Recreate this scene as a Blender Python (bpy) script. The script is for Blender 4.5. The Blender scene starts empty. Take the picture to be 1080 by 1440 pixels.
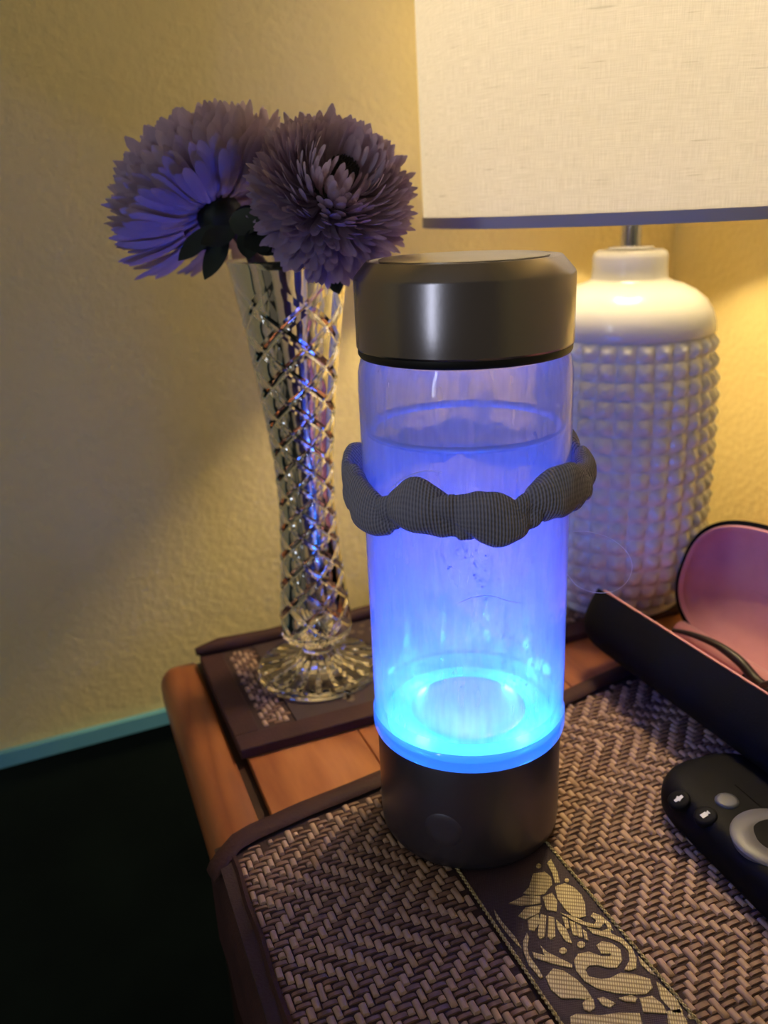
import bpy, bmesh, math, random
from mathutils import Vector, Matrix
import numpy as np

random.seed(7)
scene = bpy.context.scene
COL = scene.collection
PI = math.pi

# ------------------------------------------------------------------ camera
# rows: world X (along the table), Y (towards the wall), Z (up) in camera axes (right, down, forward)
F = 1200.0
_down = np.array([150., 3350., 1200.]); _down /= np.linalg.norm(_down)
_up = -_down
_fh = np.array([0, 0, 1.]) - _up * _up[2]; _fh /= np.linalg.norm(_fh)
_rt = np.cross(_fh, _up)
if _rt[0] < 0: _rt = -_rt
_a = math.radians(69.0)
MW = np.stack([_fh * math.cos(_a) + _rt * math.sin(_a), _fh * math.sin(_a) - _rt * math.cos(_a), _up])
_b = math.radians(69.0 - 5.835)
CAM = np.array([-.2888 * math.cos(_b), -.2888 * math.sin(_b), .2363])

cd = bpy.data.cameras.new('camera'); cam = bpy.data.objects.new('camera', cd); COL.objects.link(cam)
cx_, cy_, cz_ = MW[:, 0], -MW[:, 1], -MW[:, 2]
cam.matrix_world = Matrix(((cx_[0], cy_[0], cz_[0], CAM[0]), (cx_[1], cy_[1], cz_[1], CAM[1]),
                           (cx_[2], cy_[2], cz_[2], CAM[2]), (0, 0, 0, 1)))
cd.sensor_fit = 'VERTICAL'; cd.sensor_height = 36; cd.sensor_width = 27; cd.lens = 36 * F / 1440
cd.clip_start = .01
cd.dof.use_dof = True; cd.dof.focus_distance = .285; cd.dof.aperture_fstop = 11
scene.camera = cam

# ------------------------------------------------------------------ world, light, exposure
w = bpy.data.worlds.new('world'); scene.world = w; w.use_nodes = True
w.node_tree.nodes['Background'].inputs[0].default_value = (.95, .80, .55, 1)
w.node_tree.nodes['Background'].inputs[1].default_value = .060
ad = bpy.data.lights.new('distant_light', 'AREA'); ad.energy = 6.0; ad.size = .09; ad.size_y = 1.5; ad.shape = 'RECTANGLE'  # unseen source inferred from the lid's highlight, narrowed to sharpen that streak
ad.color = (.75, .85, 1)
ao = bpy.data.objects.new('distant_light', ad); COL.objects.link(ao)
ao.location = (-1.9, -1.14, .75)
ao.rotation_euler = (Vector((0, 0, .2)) - Vector(ao.location)).to_track_quat('-Z', 'Y').to_euler()
scene.view_settings.view_transform = 'Standard'
scene.view_settings.look = 'None'
scene.view_settings.exposure = 0.25
scene.view_settings.gamma = 1.0
scene.view_settings.use_curve_mapping = False
cy = scene.cycles
cy.max_bounces = 14; cy.transparent_max_bounces = 24; cy.transmission_bounces = 12; cy.volume_bounces = 1
cy.sample_clamp_indirect = 4.0; cy.sample_clamp_direct = 0
cy.caustics_refractive = True; cy.caustics_reflective = False
cy.blur_glossy = .5
cy.volume_step_rate = 4

LAMP_POWER = 17.0
LAMP_COL = (1.0, .77, .40)
LED_POWER = .34
LED_CYAN = (.02, .20, 1.0)
LED_BEAM = 1.5
LED_COL = (.030, .055, 1.0)


def ray(u, v):
    d = MW @ np.array([u - 540., v - 720., F]); return d / np.linalg.norm(d)
def onz(u, v, z=0.):
    d = ray(u, v); return Vector(CAM + d * ((z - CAM[2]) / d[2]))
def at(u, v, dist):
    """point on a pixel's ray at a horizontal distance from the camera"""
    d = ray(u, v); return Vector(CAM + d * (dist / math.hypot(d[0], d[1])))
def oncyl(u, v, R, cx=0, cy0=0):
    d = ray(u, v); o = CAM[:2] - np.array([cx, cy0]); A = d[:2] @ d[:2]; B = o @ d[:2]; Cc = o @ o - R * R
    t = (-B - math.sqrt(max(0, B * B - A * Cc))) / A; return Vector(CAM + d * t)
def proj(p):
    q = MW.T @ (np.array(p) - CAM); return 540 + F * q[0] / q[2], 720 + F * q[1] / q[2], q[2]


# ------------------------------------------------------------------ mesh helpers
class MB:
    def __init__(s): s.v = []; s.f = []; s.uv = []
    def add(s, vs, fs):
        o = len(s.v); s.v += [tuple(x) for x in vs]; s.f += [tuple(i + o for i in f) for f in fs]; return s
    def box(s, x0, x1, y0, y1, z0, z1):
        return s.add([(x0, y0, z0), (x1, y0, z0), (x1, y1, z0), (x0, y1, z0), (x0, y0, z1), (x1, y0, z1), (x1, y1, z1), (x0, y1, z1)],
                     [(0, 3, 2, 1), (4, 5, 6, 7), (0, 1, 5, 4), (1, 2, 6, 5), (2, 3, 7, 6), (3, 0, 4, 7)])
    def lathe(s, prof, n=64, cap0=False, cap1=False, fn=None, closed=False):
        vs = []
        for (r, z) in prof:
            for k in range(n):
                t = 2 * PI * k / n
                rr, zz = (r, z) if fn is None else fn(r, z, t)
                vs.append((rr * math.cos(t), rr * math.sin(t), zz))
        fs = []
        m = len(prof)
        for i in range(m if closed else m - 1):
            for k in range(n):
                a = i * n + k; b = i * n + (k + 1) % n
                j = (i + 1) % m
                fs.append((a, b, j * n + (k + 1) % n, j * n + k))
        if cap0: fs.append(tuple(range(n - 1, -1, -1)))
        if cap1: fs.append(tuple((m - 1) * n + k for k in range(n)))
        return s.add(vs, fs)
    def tube(s, pts, r, n=8, closed=False, caps=True):
        pts = [Vector(p) for p in pts]; m = len(pts); vs = []
        up = Vector((0, 0, 1)); prev = None
        for i, p in enumerate(pts):
            if closed: t = pts[(i + 1) % m] - pts[i - 1]
            else: t = pts[min(i + 1, m - 1)] - pts[max(i - 1, 0)]
            t.normalize()
            if prev is None:
                x = t.cross(up)
                if x.length < .1: x = t.cross(Vector((1, 0, 0)))
            else: x = prev - t * prev.dot(t)
            x.normalize(); prev = x; y = t.cross(x)
            rr = r[i] if isinstance(r, (list, tuple)) else r
            for k in range(n):
                a = 2 * PI * k / n; vs.append(p + x * rr * math.cos(a) + y * rr * math.sin(a))
        fs = []
        for i in range(m if closed else m - 1):
            j = (i + 1) % m
            for k in range(n):
                fs.append((i * n + k, i * n + (k + 1) % n, j * n + (k + 1) % n, j * n + k))
        if caps and not closed:
            fs.append(tuple(range(n - 1, -1, -1))); fs.append(tuple((m - 1) * n + k for k in range(n)))
        return s.add(vs, fs)
    def prism(s, poly, z0, z1, inset=0.0):
        n = len(poly); A = sum(poly[i][0] * poly[(i + 1) % n][1] - poly[(i + 1) % n][0] * poly[i][1] for i in range(n))
        if A < 0: poly = poly[::-1]
        vs = [(p[0], p[1], z0) for p in poly] + [(p[0], p[1], z1) for p in poly]
        fs = [tuple(range(n - 1, -1, -1)), tuple(range(n, 2 * n))] + [(i, (i + 1) % n, n + (i + 1) % n, n + i) for i in range(n)]
        return s.add(vs, fs)
    def mesh(s, name, smooth=True, auto=None):
        me = bpy.data.meshes.new(name); me.from_pydata(s.v, [], s.f); me.update()
        bm = bmesh.new(); bm.from_mesh(me); bmesh.ops.recalc_face_normals(bm, faces=bm.faces); bm.to_mesh(me); bm.free()
        if smooth: me.polygons.foreach_set('use_smooth', [True] * len(me.polygons))
        if auto is not None: me.set_sharp_from_angle(angle=math.radians(auto))
        return me
    def build(s, name, mat, parent=None, smooth=True, auto=40):
        return link(name, s.mesh(name, smooth, auto if smooth else None), mat, parent)

def link(name, me, mat, parent=None, loc=None, rot=None):
    o = bpy.data.objects.new(name, me)
    if mat is not None and me is not None and not me.materials: me.materials.append(mat)
    COL.objects.link(o)
    if parent is not None: o.parent = parent
    if loc is not None: o.location = loc
    if rot is not None: o.rotation_euler = rot
    return o
def bevel(o, wd, seg=3):
    m = o.modifiers.new('bevel', 'BEVEL'); m.width = wd; m.segments = seg; m.limit_method = 'ANGLE'; m.angle_limit = math.radians(35)
    return o
def thing(name, label, cat, loc=(0, 0, 0), rz=0, group=None):
    o = bpy.data.objects.new(name, None); COL.objects.link(o); o.location = loc; o.rotation_euler = (0, 0, rz)
    o.empty_display_size = .01
    return tag(o, label, cat, group)
def tag(o, label, cat, group=None):
    o['label'] = label; o['category'] = cat
    if group: o['group'] = group
    return o
def struct(o): o['kind'] = 'structure'; return o
def stuff(o): o['kind'] = 'stuff'; return o
def smoothpath(pts, k=6):
    P = [Vector(p) for p in pts]; P = [P[0] * 2 - P[1]] + P + [P[-1] * 2 - P[-2]]; out = []
    for i in range(1, len(P) - 2):
        for q in range(k):
            t = q / k
            out.append(.5 * ((2 * P[i]) + (P[i + 1] - P[i - 1]) * t + (2 * P[i - 1] - 5 * P[i] + 4 * P[i + 1] - P[i + 2]) * t * t
                             + (3 * P[i] - P[i - 1] - 3 * P[i + 1] + P[i + 2]) * t ** 3))
    out.append(P[-2]); return out


# ------------------------------------------------------------------ material helpers
def newmat(name):
    m = bpy.data.materials.new(name); m.use_nodes = True
    return m, m.node_tree.nodes, m.node_tree.links, m.node_tree.nodes['Principled BSDF']
def pmat(name, col, rough=.5, metal=0., bump=None, var=None, spec=.5, sheen=0, coat=0, trans=0, ior=1.5, emit=None, estr=0, sss=0):
    """bump: (scale, strength, distance); var: (scale, dark colour)"""
    m, N, L, p = newmat(name)
    p.inputs['Base Color'].default_value = (*col, 1); p.inputs['Roughness'].default_value = rough
    p.inputs['Metallic'].default_value = metal; p.inputs['Specular IOR Level'].default_value = spec
    p.inputs['Sheen Weight'].default_value = sheen; p.inputs['Coat Weight'].default_value = coat
    p.inputs['Transmission Weight'].default_value = trans; p.inputs['IOR'].default_value = ior
    if sss: p.inputs['Subsurface Weight'].default_value = sss; p.inputs['Subsurface Radius'].default_value = (.004, .003, .003)
    if emit: p.inputs['Emission Color'].default_value = (*emit, 1); p.inputs['Emission Strength'].default_value = estr
    tc = N.new('ShaderNodeTexCoord')
    if var:
        t = N.new('ShaderNodeTexNoise'); t.inputs['Scale'].default_value = var[0]; t.inputs['Detail'].default_value = 4
        L.new(tc.outputs['Object'], t.inputs['Vector'])
        mx = N.new('ShaderNodeMix'); mx.data_type = 'RGBA'
        mx.inputs['A'].default_value = (*col, 1); mx.inputs['B'].default_value = (*var[1], 1)
        rp = N.new('ShaderNodeMapRange'); rp.inputs['From Min'].default_value = .35; rp.inputs['From Max'].default_value = .7
        L.new(t.outputs['Fac'], rp.inputs['Value']); L.new(rp.outputs[0], mx.inputs['Factor'])
        L.new(mx.outputs['Result'], p.inputs['Base Color'])
    if bump:
        t = N.new('ShaderNodeTexNoise'); t.inputs['Scale'].default_value = bump[0]; t.inputs['Detail'].default_value = 3
        L.new(tc.outputs['Object'], t.inputs['Vector'])
        b = N.new('ShaderNodeBump'); b.inputs['Strength'].default_value = bump[1]; b.inputs['Distance'].default_value = bump[2]
        L.new(t.outputs['Fac'], b.inputs['Height']); L.new(b.outputs['Normal'], p.inputs['Normal'])
    return m

def wood_mat(name, c1, c2, c3, seed=0, rot=0):
    m, N, L, p = newmat(name)
    tc = N.new('ShaderNodeTexCoord'); oi = N.new('ShaderNodeObjectInfo')
    mp = N.new('ShaderNodeMapping'); mp.inputs['Scale'].default_value = (16, 3.2, 16); mp.inputs['Location'].default_value = (seed, seed * 2.3, 0)
    mp.inputs['Rotation'].default_value = (0, 0, rot)
    add = N.new('ShaderNodeVectorMath'); add.operation = 'ADD'
    sc = N.new('ShaderNodeVectorMath'); sc.operation = 'SCALE'; sc.inputs['Scale'].default_value = 9
    cb = N.new('ShaderNodeCombineXYZ'); L.new(oi.outputs['Random'], cb.inputs[0]); L.new(oi.outputs['Random'], cb.inputs[1])
    L.new(cb.outputs[0], sc.inputs[0])
    L.new(tc.outputs['Object'], mp.inputs['Vector']); L.new(mp.outputs[0], add.inputs[0]); L.new(sc.outputs[0], add.inputs[1])
    n1 = N.new('ShaderNodeTexNoise'); n1.inputs['Scale'].default_value = 1.6; n1.inputs['Detail'].default_value = 2; n1.inputs['Distortion'].default_value = .5
    L.new(add.outputs[0], n1.inputs['Vector'])
    mu = N.new('ShaderNodeMath'); mu.operation = 'MULTIPLY'; mu.inputs[1].default_value = 7
    fr = N.new('ShaderNodeMath'); fr.operation = 'PINGPONG'; fr.inputs[1].default_value = 1
    L.new(n1.outputs['Fac'], mu.inputs[0]); L.new(mu.outputs[0], fr.inputs[0])
    n2 = N.new('ShaderNodeTexNoise'); n2.inputs['Scale'].default_value = 30; n2.inputs['Detail'].default_value = 5
    L.new(add.outputs[0], n2.inputs['Vector'])
    rp = N.new('ShaderNodeValToRGB'); rp.color_ramp.elements[0].color = (*c1, 1); rp.color_ramp.elements[1].color = (*c2, 1)
    e = rp.color_ramp.elements.new(.55); e.color = (*c3, 1)
    mx = N.new('ShaderNodeMath'); mx.operation = 'MULTIPLY_ADD'; mx.inputs[1].default_value = .35; 
    L.new(n2.outputs['Fac'], mx.inputs[0]); 
    sb = N.new('ShaderNodeMath'); sb.operation = 'MULTIPLY'; sb.inputs[1].default_value = .75
    L.new(fr.outputs[0], sb.inputs[0]); L.new(sb.outputs[0], mx.inputs[2]); L.new(mx.outputs[0], rp.inputs['Fac'])
    L.new(rp.outputs[0], p.inputs['Base Color'])
    p.inputs['Roughness'].default_value = .42; p.inputs['Coat Weight'].default_value = .15; p.inputs['Coat Roughness'].default_value = .3
    return m

M = {}
M['wall'] = pmat('wall_paint', (.84, .69, .33), .75, bump=(210, .6, .0017), var=(9, (.80, .65, .31)), spec=.3)
M['dark_wall'] = pmat('dark_green_paint', (.013, .021, .016), .7, var=(12, (.008, .013, .011)), spec=.15)
M['floor'] = pmat('dark_floor', (.02, .022, .02), .9, spec=.1, bump=(900, .5, .002))
M['blue_trim'] = pmat('blue_trim_paint', (.16, .46, .62), .45, var=(30, (.12, .38, .52)))
M['wood'] = wood_mat('orange_wood', (.24, .065, .020), (.50, .19, .062), (.38, .125, .038), 3.1)
M['wood_rail'] = wood_mat('rail_wood', (.19, .050, .016), (.42, .145, .045), (.31, .095, .028), 8.7)
M['wood_dark_shade'] = pmat('dark_and_shaded_wood', (.055, .018, .010), .5, var=(30, (.03, .010, .006)))  # dark wood of the groove; on apron and legs the colour holds shade
M['border'] = pmat('brown_leatherette', (.056, .022, .022), .7, bump=(700, .35, .0006), var=(60, (.040, .016, .017)), spec=.25)
M['matbase'] = pmat('dark_backing_cloth', (.040, .018, .016), .9, bump=(900, .4, .0006))
M['black'] = pmat('black_plastic', (.005, .005, .008), .55, spec=.06)
M['white_icon'] = pmat('white_print', (.75, .75, .75), .5)
M['ceramic'] = pmat('white_ceramic', (.80, .78, .72), .22, coat=.5, spec=.5)
M['chrome'] = pmat('chrome', (.8, .8, .8), .12, 1)
M['steel'] = pmat('dark_brushed_steel', (.33, .30, .325), .26, .95, bump=(420, .05, .0003))
M['gasket'] = pmat('black_rubber', (.012, .012, .014), .45)
M['pink'] = pmat('mauve_velvet', (.60, .27, .32), .9, sheen=.4, bump=(1500, .3, .0004), var=(80, (.54, .23, .28)))
M['caseblack'] = pmat('black_case_shell', (.005, .005, .0065), .8, bump=(1200, .3, .0003), spec=.10)
M['stem'] = pmat('dark_stem', (.060, .022, .055), .6, var=(60, (.035, .016, .028)))
M['leaf'] = pmat('dark_green_leaf', (.028, .040, .018), .6, var=(90, (.018, .024, .014)))
M['disc'] = pmat('flower_disc', (.030, .022, .02), .8, bump=(600, .7, .001))
M['gold'] = None

def petal_mat(name, c1, c2):
    m, N, L, p = newmat(name)
    oi = N.new('ShaderNodeObjectInfo'); mx = N.new('ShaderNodeMix'); mx.data_type = 'RGBA'
    mx.inputs['A'].default_value = (*c1, 1); mx.inputs['B'].default_value = (*c2, 1)
    L.new(oi.outputs['Random'], mx.inputs['Factor'])
    p.inputs['Roughness'].default_value = .6; p.inputs['Specular IOR Level'].default_value = .25
    L.new(mx.outputs['Result'], p.inputs['Base Color'])
    tr = N.new('ShaderNodeBsdfTranslucent'); L.new(mx.outputs['Result'], tr.inputs['Color'])
    ms = N.new('ShaderNodeMixShader'); ms.inputs[0].default_value = .22
    L.new(p.outputs[0], ms.inputs[1]); L.new(tr.outputs[0], ms.inputs[2])
    L.new(ms.outputs[0], N['Material Output'].inputs['Surface'])
    return m
M['petal'] = petal_mat('lilac_petal', (.52, .40, .56), (.68, .54, .70))

def cane_mat():
    m, N, L, p = newmat('woven_cane')
    oi = N.new('ShaderNodeObjectInfo'); tc = N.new('ShaderNodeTexCoord')
    n = N.new('ShaderNodeTexNoise'); n.inputs['Scale'].default_value = 260; L.new(tc.outputs['Object'], n.inputs['Vector'])
    ge = N.new('ShaderNodeNewGeometry')
    rp = N.new('ShaderNodeValToRGB'); rp.color_ramp.elements[0].color = (.27, .155, .11, 1); rp.color_ramp.elements[1].color = (.60, .41, .29, 1)
    av = N.new('ShaderNodeMath'); av.operation = 'MULTIPLY_ADD'; av.inputs[1].default_value = .6
    hf = N.new('ShaderNodeMath'); hf.operation = 'MULTIPLY'; hf.inputs[1].default_value = .5
    L.new(ge.outputs['Random Per Island'], hf.inputs[0])
    L.new(n.outputs['Fac'], av.inputs[0]); L.new(hf.outputs[0], av.inputs[2])
    L.new(av.outputs[0], rp.inputs['Fac']); L.new(rp.outputs[0], p.inputs['Base Color'])
    p.inputs['Roughness'].default_value = .55; p.inputs['Specular IOR Level'].default_value = .3
    mp = N.new('ShaderNodeMapping'); mp.inputs['Scale'].default_value = (3000, 300, 300); L.new(tc.outputs['Object'], mp.inputs[0])
    n2 = N.new('ShaderNodeTexNoise'); n2.inputs['Scale'].default_value = 1; L.new(mp.outputs[0], n2.inputs['Vector'])
    b = N.new('ShaderNodeBump'); b.inputs['Strength'].default_value = .5; b.inputs['Distance'].default_value = .0004
    L.new(n2.outputs['Fac'], b.inputs['Height']); L.new(b.outputs[0], p.inputs['Normal'])
    return m
M['cane'] = cane_mat()
M['cane_weft'] = pmat('dull_cane_weft', (.27, .15, .105), .6, var=(300, (.15, .08, .055)))

def thread_mat(name, c1, c2, sx, sy, rough=.45, metal=.0):
    """fine woven threads: two crossed waves in object space"""
    m, N, L, p = newmat(name)
    tc = N.new('ShaderNodeTexCoord')
    mp = N.new('ShaderNodeMapping'); mp.inputs['Rotation'].default_value = (0, 0, .55); L.new(tc.outputs['Object'], mp.inputs[0])
    w1 = N.new('ShaderNodeTexWave'); w1.inputs['Scale'].default_value = sx; w1.bands_direction = 'X'; L.new(mp.outputs[0], w1.inputs[0])
    w2 = N.new('ShaderNodeTexWave'); w2.inputs['Scale'].default_value = sy; w2.bands_direction = 'Y'; L.new(mp.outputs[0], w2.inputs[0])
    mu = N.new('ShaderNodeMath'); mu.operation = 'MULTIPLY'; L.new(w1.outputs['Fac'], mu.inputs[0]); L.new(w2.outputs['Fac'], mu.inputs[1])
    pw = N.new('ShaderNodeMath'); pw.operation = 'POWER'; pw.inputs[1].default_value = .45; L.new(mu.outputs[0], pw.inputs[0])
    mx = N.new('ShaderNodeMix'); mx.data_type = 'RGBA'; mx.inputs['A'].default_value = (*c1, 1); mx.inputs['B'].default_value = (*c2, 1)
    L.new(pw.outputs[0], mx.inputs['Factor']); L.new(mx.outputs['Result'], p.inputs['Base Color'])
    b = N.new('ShaderNodeBump'); b.inputs['Strength'].default_value = .5; b.inputs['Distance'].default_value = .0003
    L.new(pw.outputs[0], b.inputs['Height']); L.new(b.outputs[0], p.inputs['Normal'])
    p.inputs['Roughness'].default_value = rough; p.inputs['Metallic'].default_value = metal
    return m
M['gold'] = thread_mat('gold_thread', (.20, .13, .05), (.72, .60, .30), 420, 190, .42, .15)
M['band'] = thread_mat('plum_satin', (.030, .014, .022), (.050, .024, .034), 500, 500, .6)

def knit_mat():
    m, N, L, p = newmat('grey_rib_knit')
    uv = N.new('ShaderNodeUVMap'); uv.uv_map = 'UVMap'
    w1 = N.new('ShaderNodeTexWave'); w1.inputs['Scale'].default_value = 1; w1.bands_direction = 'X'; w1.inputs['Distortion'].default_value = .6
    w1.inputs['Detail Scale'].default_value = .3
    L.new(uv.outputs[0], w1.inputs[0])
    w2 = N.new('ShaderNodeTexWave'); w2.inputs['Scale'].default_value = 1; w2.bands_direction = 'Y'; L.new(uv.outputs[0], w2.inputs[0])
    ad = N.new('ShaderNodeMath'); ad.operation = 'MULTIPLY_ADD'; ad.inputs[1].default_value = .35
    L.new(w2.outputs['Fac'], ad.inputs[0]); L.new(w1.outputs['Fac'], ad.inputs[2])
    mx = N.new('ShaderNodeMix'); mx.data_type = 'RGBA'; mx.inputs['A'].default_value = (.22, .22, .34, 1); mx.inputs['B'].default_value = (.46, .45, .62, 1)
    L.new(ad.outputs[0], mx.inputs['Factor']); L.new(mx.outputs['Result'], p.inputs['Base Color'])
    b = N.new('ShaderNodeBump'); b.inputs['Strength'].default_value = .8; b.inputs['Distance'].default_value = .0006
    L.new(ad.outputs[0], b.inputs['Height']); L.new(b.outputs[0], p.inputs['Normal'])
    p.inputs['Roughness'].default_value = .9; p.inputs['Sheen Weight'].default_value = .15; p.inputs['Specular IOR Level'].default_value = .15
    return m
M['knit'] = knit_mat()

def shade_mat():
    m, N, L, p = newmat('linen_shade')
    tc = N.new('ShaderNodeTexCoord')
    uv = N.new('ShaderNodeUVMap'); uv.uv_map = 'UVMap'
    def noise(sx, sy, det=2):
        mp = N.new('ShaderNodeMapping'); mp.inputs['Scale'].default_value = (sx, sy, 1); L.new(uv.outputs[0], mp.inputs[0])
        n = N.new('ShaderNodeTexNoise'); n.inputs['Scale'].default_value = 1; n.inputs['Detail'].default_value = det; L.new(mp.outputs[0], n.inputs['Vector']); return n
    n1 = noise(90, 2600); n2 = noise(2600, 120); n3 = noise(45, 700, 3)
    ad = N.new('ShaderNodeMath'); ad.operation = 'ADD'; L.new(n1.outputs['Fac'], ad.inputs[0]); L.new(n2.outputs['Fac'], ad.inputs[1])
    rp = N.new('ShaderNodeMapRange'); rp.inputs['From Min'].default_value = .7; rp.inputs['From Max'].default_value = 1.3
    rp.inputs['To Min'].default_value = .80; rp.inputs['To Max'].default_value = 1.0
    L.new(ad.outputs[0], rp.inputs[0])
    slub = N.new('ShaderNodeMapRange'); slub.inputs['From Min'].default_value = .66; slub.inputs['From Max'].default_value = .76
    slub.inputs['To Min'].default_value = 1.0; slub.inputs['To Max'].default_value = .72
    L.new(n3.outputs['Fac'], slub.inputs[0])
    mu = N.new('ShaderNodeMath'); mu.operation = 'MULTIPLY'; L.new(rp.outputs[0], mu.inputs[0]); L.new(slub.outputs[0], mu.inputs[1])
    def tint(c):
        x = N.new('ShaderNodeMix'); x.data_type = 'RGBA'; x.blend_type = 'MULTIPLY'; x.inputs['Factor'].default_value = 1
        x.inputs['A'].default_value = (*c, 1); L.new(mu.outputs[0], x.inputs['B']); return x.outputs['Result']
    L.new(tint((.88, .85, .82)), p.inputs['Base Color']); p.inputs['Roughness'].default_value = .9; p.inputs['Specular IOR Level'].default_value = .1
    tr = N.new('ShaderNodeBsdfTranslucent'); L.new(tint((.90, .91, .98)), tr.inputs['Color'])
    b = N.new('ShaderNodeBump'); b.inputs['Strength'].default_value = .5; b.inputs['Distance'].default_value = .0004
    L.new(mu.outputs[0], b.inputs['Height']); L.new(b.outputs[0], p.inputs['Normal'])
    ms = N.new('ShaderNodeMixShader'); ms.inputs[0].default_value = .78
    L.new(p.outputs[0], ms.inputs[1]); L.new(tr.outputs[0], ms.inputs[2]); L.new(ms.outputs[0], N['Material Output'].inputs['Surface'])
    return m
M['shade'] = shade_mat()
M['shade_rim'] = pmat('shade_binding', (.50, .47, .48), .8)

def crystal_mat():
    m, N, L, p = newmat('cut_crystal')
    p.inputs['Base Color'].default_value = (.97, .97, .97, 1); p.inputs['Roughness'].default_value = .0
    p.inputs['Transmission Weight'].default_value = 1; p.inputs['IOR'].default_value = 1.5
    return m
M['crystal'] = crystal_mat()

def thin_glass(name, tint=(1, 1, 1), ior=1.45, scatter=0, vol=None, film=None):
    """clear wall that lets light straight through, with Fresnel reflection"""
    m, N, L, p = newmat(name); N.remove(p)
    t = N.new('ShaderNodeBsdfTransparent'); t.inputs[0].default_value = (*tint, 1)
    g = N.new('ShaderNodeBsdfGlossy'); g.inputs['Roughness'].default_value = .04
    fr = N.new('ShaderNodeFresnel'); ge = N.new('ShaderNodeNewGeometry')
    mi = N.new('ShaderNodeMix'); mi.inputs['A'].default_value = ior; mi.inputs['B'].default_value = 1 / ior   # same reflectance from either side: no false total reflection in a straight-through wall
    L.new(ge.outputs['Backfacing'], mi.inputs['Factor']); L.new(mi.outputs['Result'], fr.inputs['IOR'])
    ms = N.new('ShaderNodeMixShader'); L.new(fr.outputs[0], ms.inputs[0]); L.new(t.outputs[0], ms.inputs[1]); L.new(g.outputs[0], ms.inputs[2])
    L.new(ms.outputs[0], N['Material Output'].inputs['Surface'])
    if vol:
        v = N.new('ShaderNodeVolumeScatter'); v.inputs['Color'].default_value = (*vol[0], 1); v.inputs['Density'].default_value = vol[1]; v.inputs['Anisotropy'].default_value = vol[2]
        L.new(v.outputs[0], N['Material Output'].inputs['Volume'])
    return m
M['glass'] = thin_glass('bottle_glass', vol=((.95, .97, 1), 140, .0))
M['water'] = thin_glass('bottle_water', ior=1.33, vol=((.95, .97, 1), 3.5, .2))

def film_mat():
    m, N, L, p = newmat('condensation_film'); N.remove(p)
    tc = N.new('ShaderNodeTexCoord')
    mp = N.new('ShaderNodeMapping'); mp.inputs['Scale'].default_value = (260, 260, 45); L.new(tc.outputs['Object'], mp.inputs[0])
    n = N.new('ShaderNodeTexNoise'); n.inputs['Scale'].default_value = 1; n.inputs['Detail'].default_value = 5; L.new(mp.outputs[0], n.inputs['Vector'])
    n2 = N.new('ShaderNodeTexNoise'); n2.inputs['Scale'].default_value = 38; n2.inputs['Detail'].default_value = 2; L.new(tc.outputs['Object'], n2.inputs['Vector'])
    ad = N.new('ShaderNodeMath'); ad.operation = 'MULTIPLY'; L.new(n.outputs['Fac'], ad.inputs[0]); L.new(n2.outputs['Fac'], ad.inputs[1])
    rp = N.new('ShaderNodeMapRange'); rp.inputs['From Min'].default_value = .12; rp.inputs['From Max'].default_value = .42
    rp.inputs['To Min'].default_value = .16; rp.inputs['To Max'].default_value = .78; L.new(ad.outputs[0], rp.inputs[0])
    t = N.new('ShaderNodeBsdfTransparent')
    tr = N.new('ShaderNodeBsdfTranslucent'); tr.inputs[0].default_value = (.92, .93, .97, 1)
    df = N.new('ShaderNodeBsdfDiffuse'); df.inputs[0].default_value = (.92, .93, .97, 1)
    m1 = N.new('ShaderNodeMixShader'); m1.inputs[0].default_value = .4; L.new(tr.outputs[0], m1.inputs[1]); L.new(df.outputs[0], m1.inputs[2])
    m2 = N.new('ShaderNodeMixShader'); L.new(rp.outputs[0], m2.inputs[0]); L.new(t.outputs[0], m2.inputs[1]); L.new(m1.outputs[0], m2.inputs[2])
    L.new(m2.outputs[0], N['Material Output'].inputs['Surface'])
    return m
M['film'] = film_mat()
M['led'] = pmat('led_diffuser', (.2, .5, .9), .4, emit=(.015, .30, 1.0), estr=2.2)
M['led_ring'] = pmat('glowing_collar', (.3, .4, .8), .12, emit=(.008, .17, 1.0), estr=.9, coat=.8)
_n = M['led_ring'].node_tree; _t = _n.nodes.new('ShaderNodeBsdfTransparent'); _m = _n.nodes.new('ShaderNodeMixShader'); _m.inputs[0].default_value = .38
_n.links.new(_n.nodes['Principled BSDF'].outputs[0], _m.inputs[1]); _n.links.new(_t.outputs[0], _m.inputs[2]); _n.links.new(_m.outputs[0], _n.nodes['Material Output'].inputs['Surface'])
def menis():
    m, N, L, p = newmat('water_meniscus'); N.remove(p)
    tr = N.new('ShaderNodeBsdfTranslucent'); tr.inputs[0].default_value = (.95, .97, 1, 1)
    df = N.new('ShaderNodeBsdfDiffuse'); df.inputs[0].default_value = (.9, .95, 1, 1)
    g = N.new('ShaderNodeBsdfGlossy'); g.inputs['Roughness'].default_value = .15
    a = N.new('ShaderNodeMixShader'); a.inputs[0].default_value = .15; L.new(tr.outputs[0], a.inputs[1]); L.new(df.outputs[0], a.inputs[2])
    b = N.new('ShaderNodeMixShader'); b.inputs[0].default_value = .2; L.new(a.outputs[0], b.inputs[1]); L.new(g.outputs[0], b.inputs[2])
    L.new(b.outputs[0], N['Material Output'].inputs['Surface']); return m
M['meniscus'] = menis()
M['bulb'] = pmat('lit_bulb', (1, 1, 1), .4, emit=(1.0, .78, .40), estr=60)
M['hair'] = pmat('pale_hair', (.95, .94, .92), .4)

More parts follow.
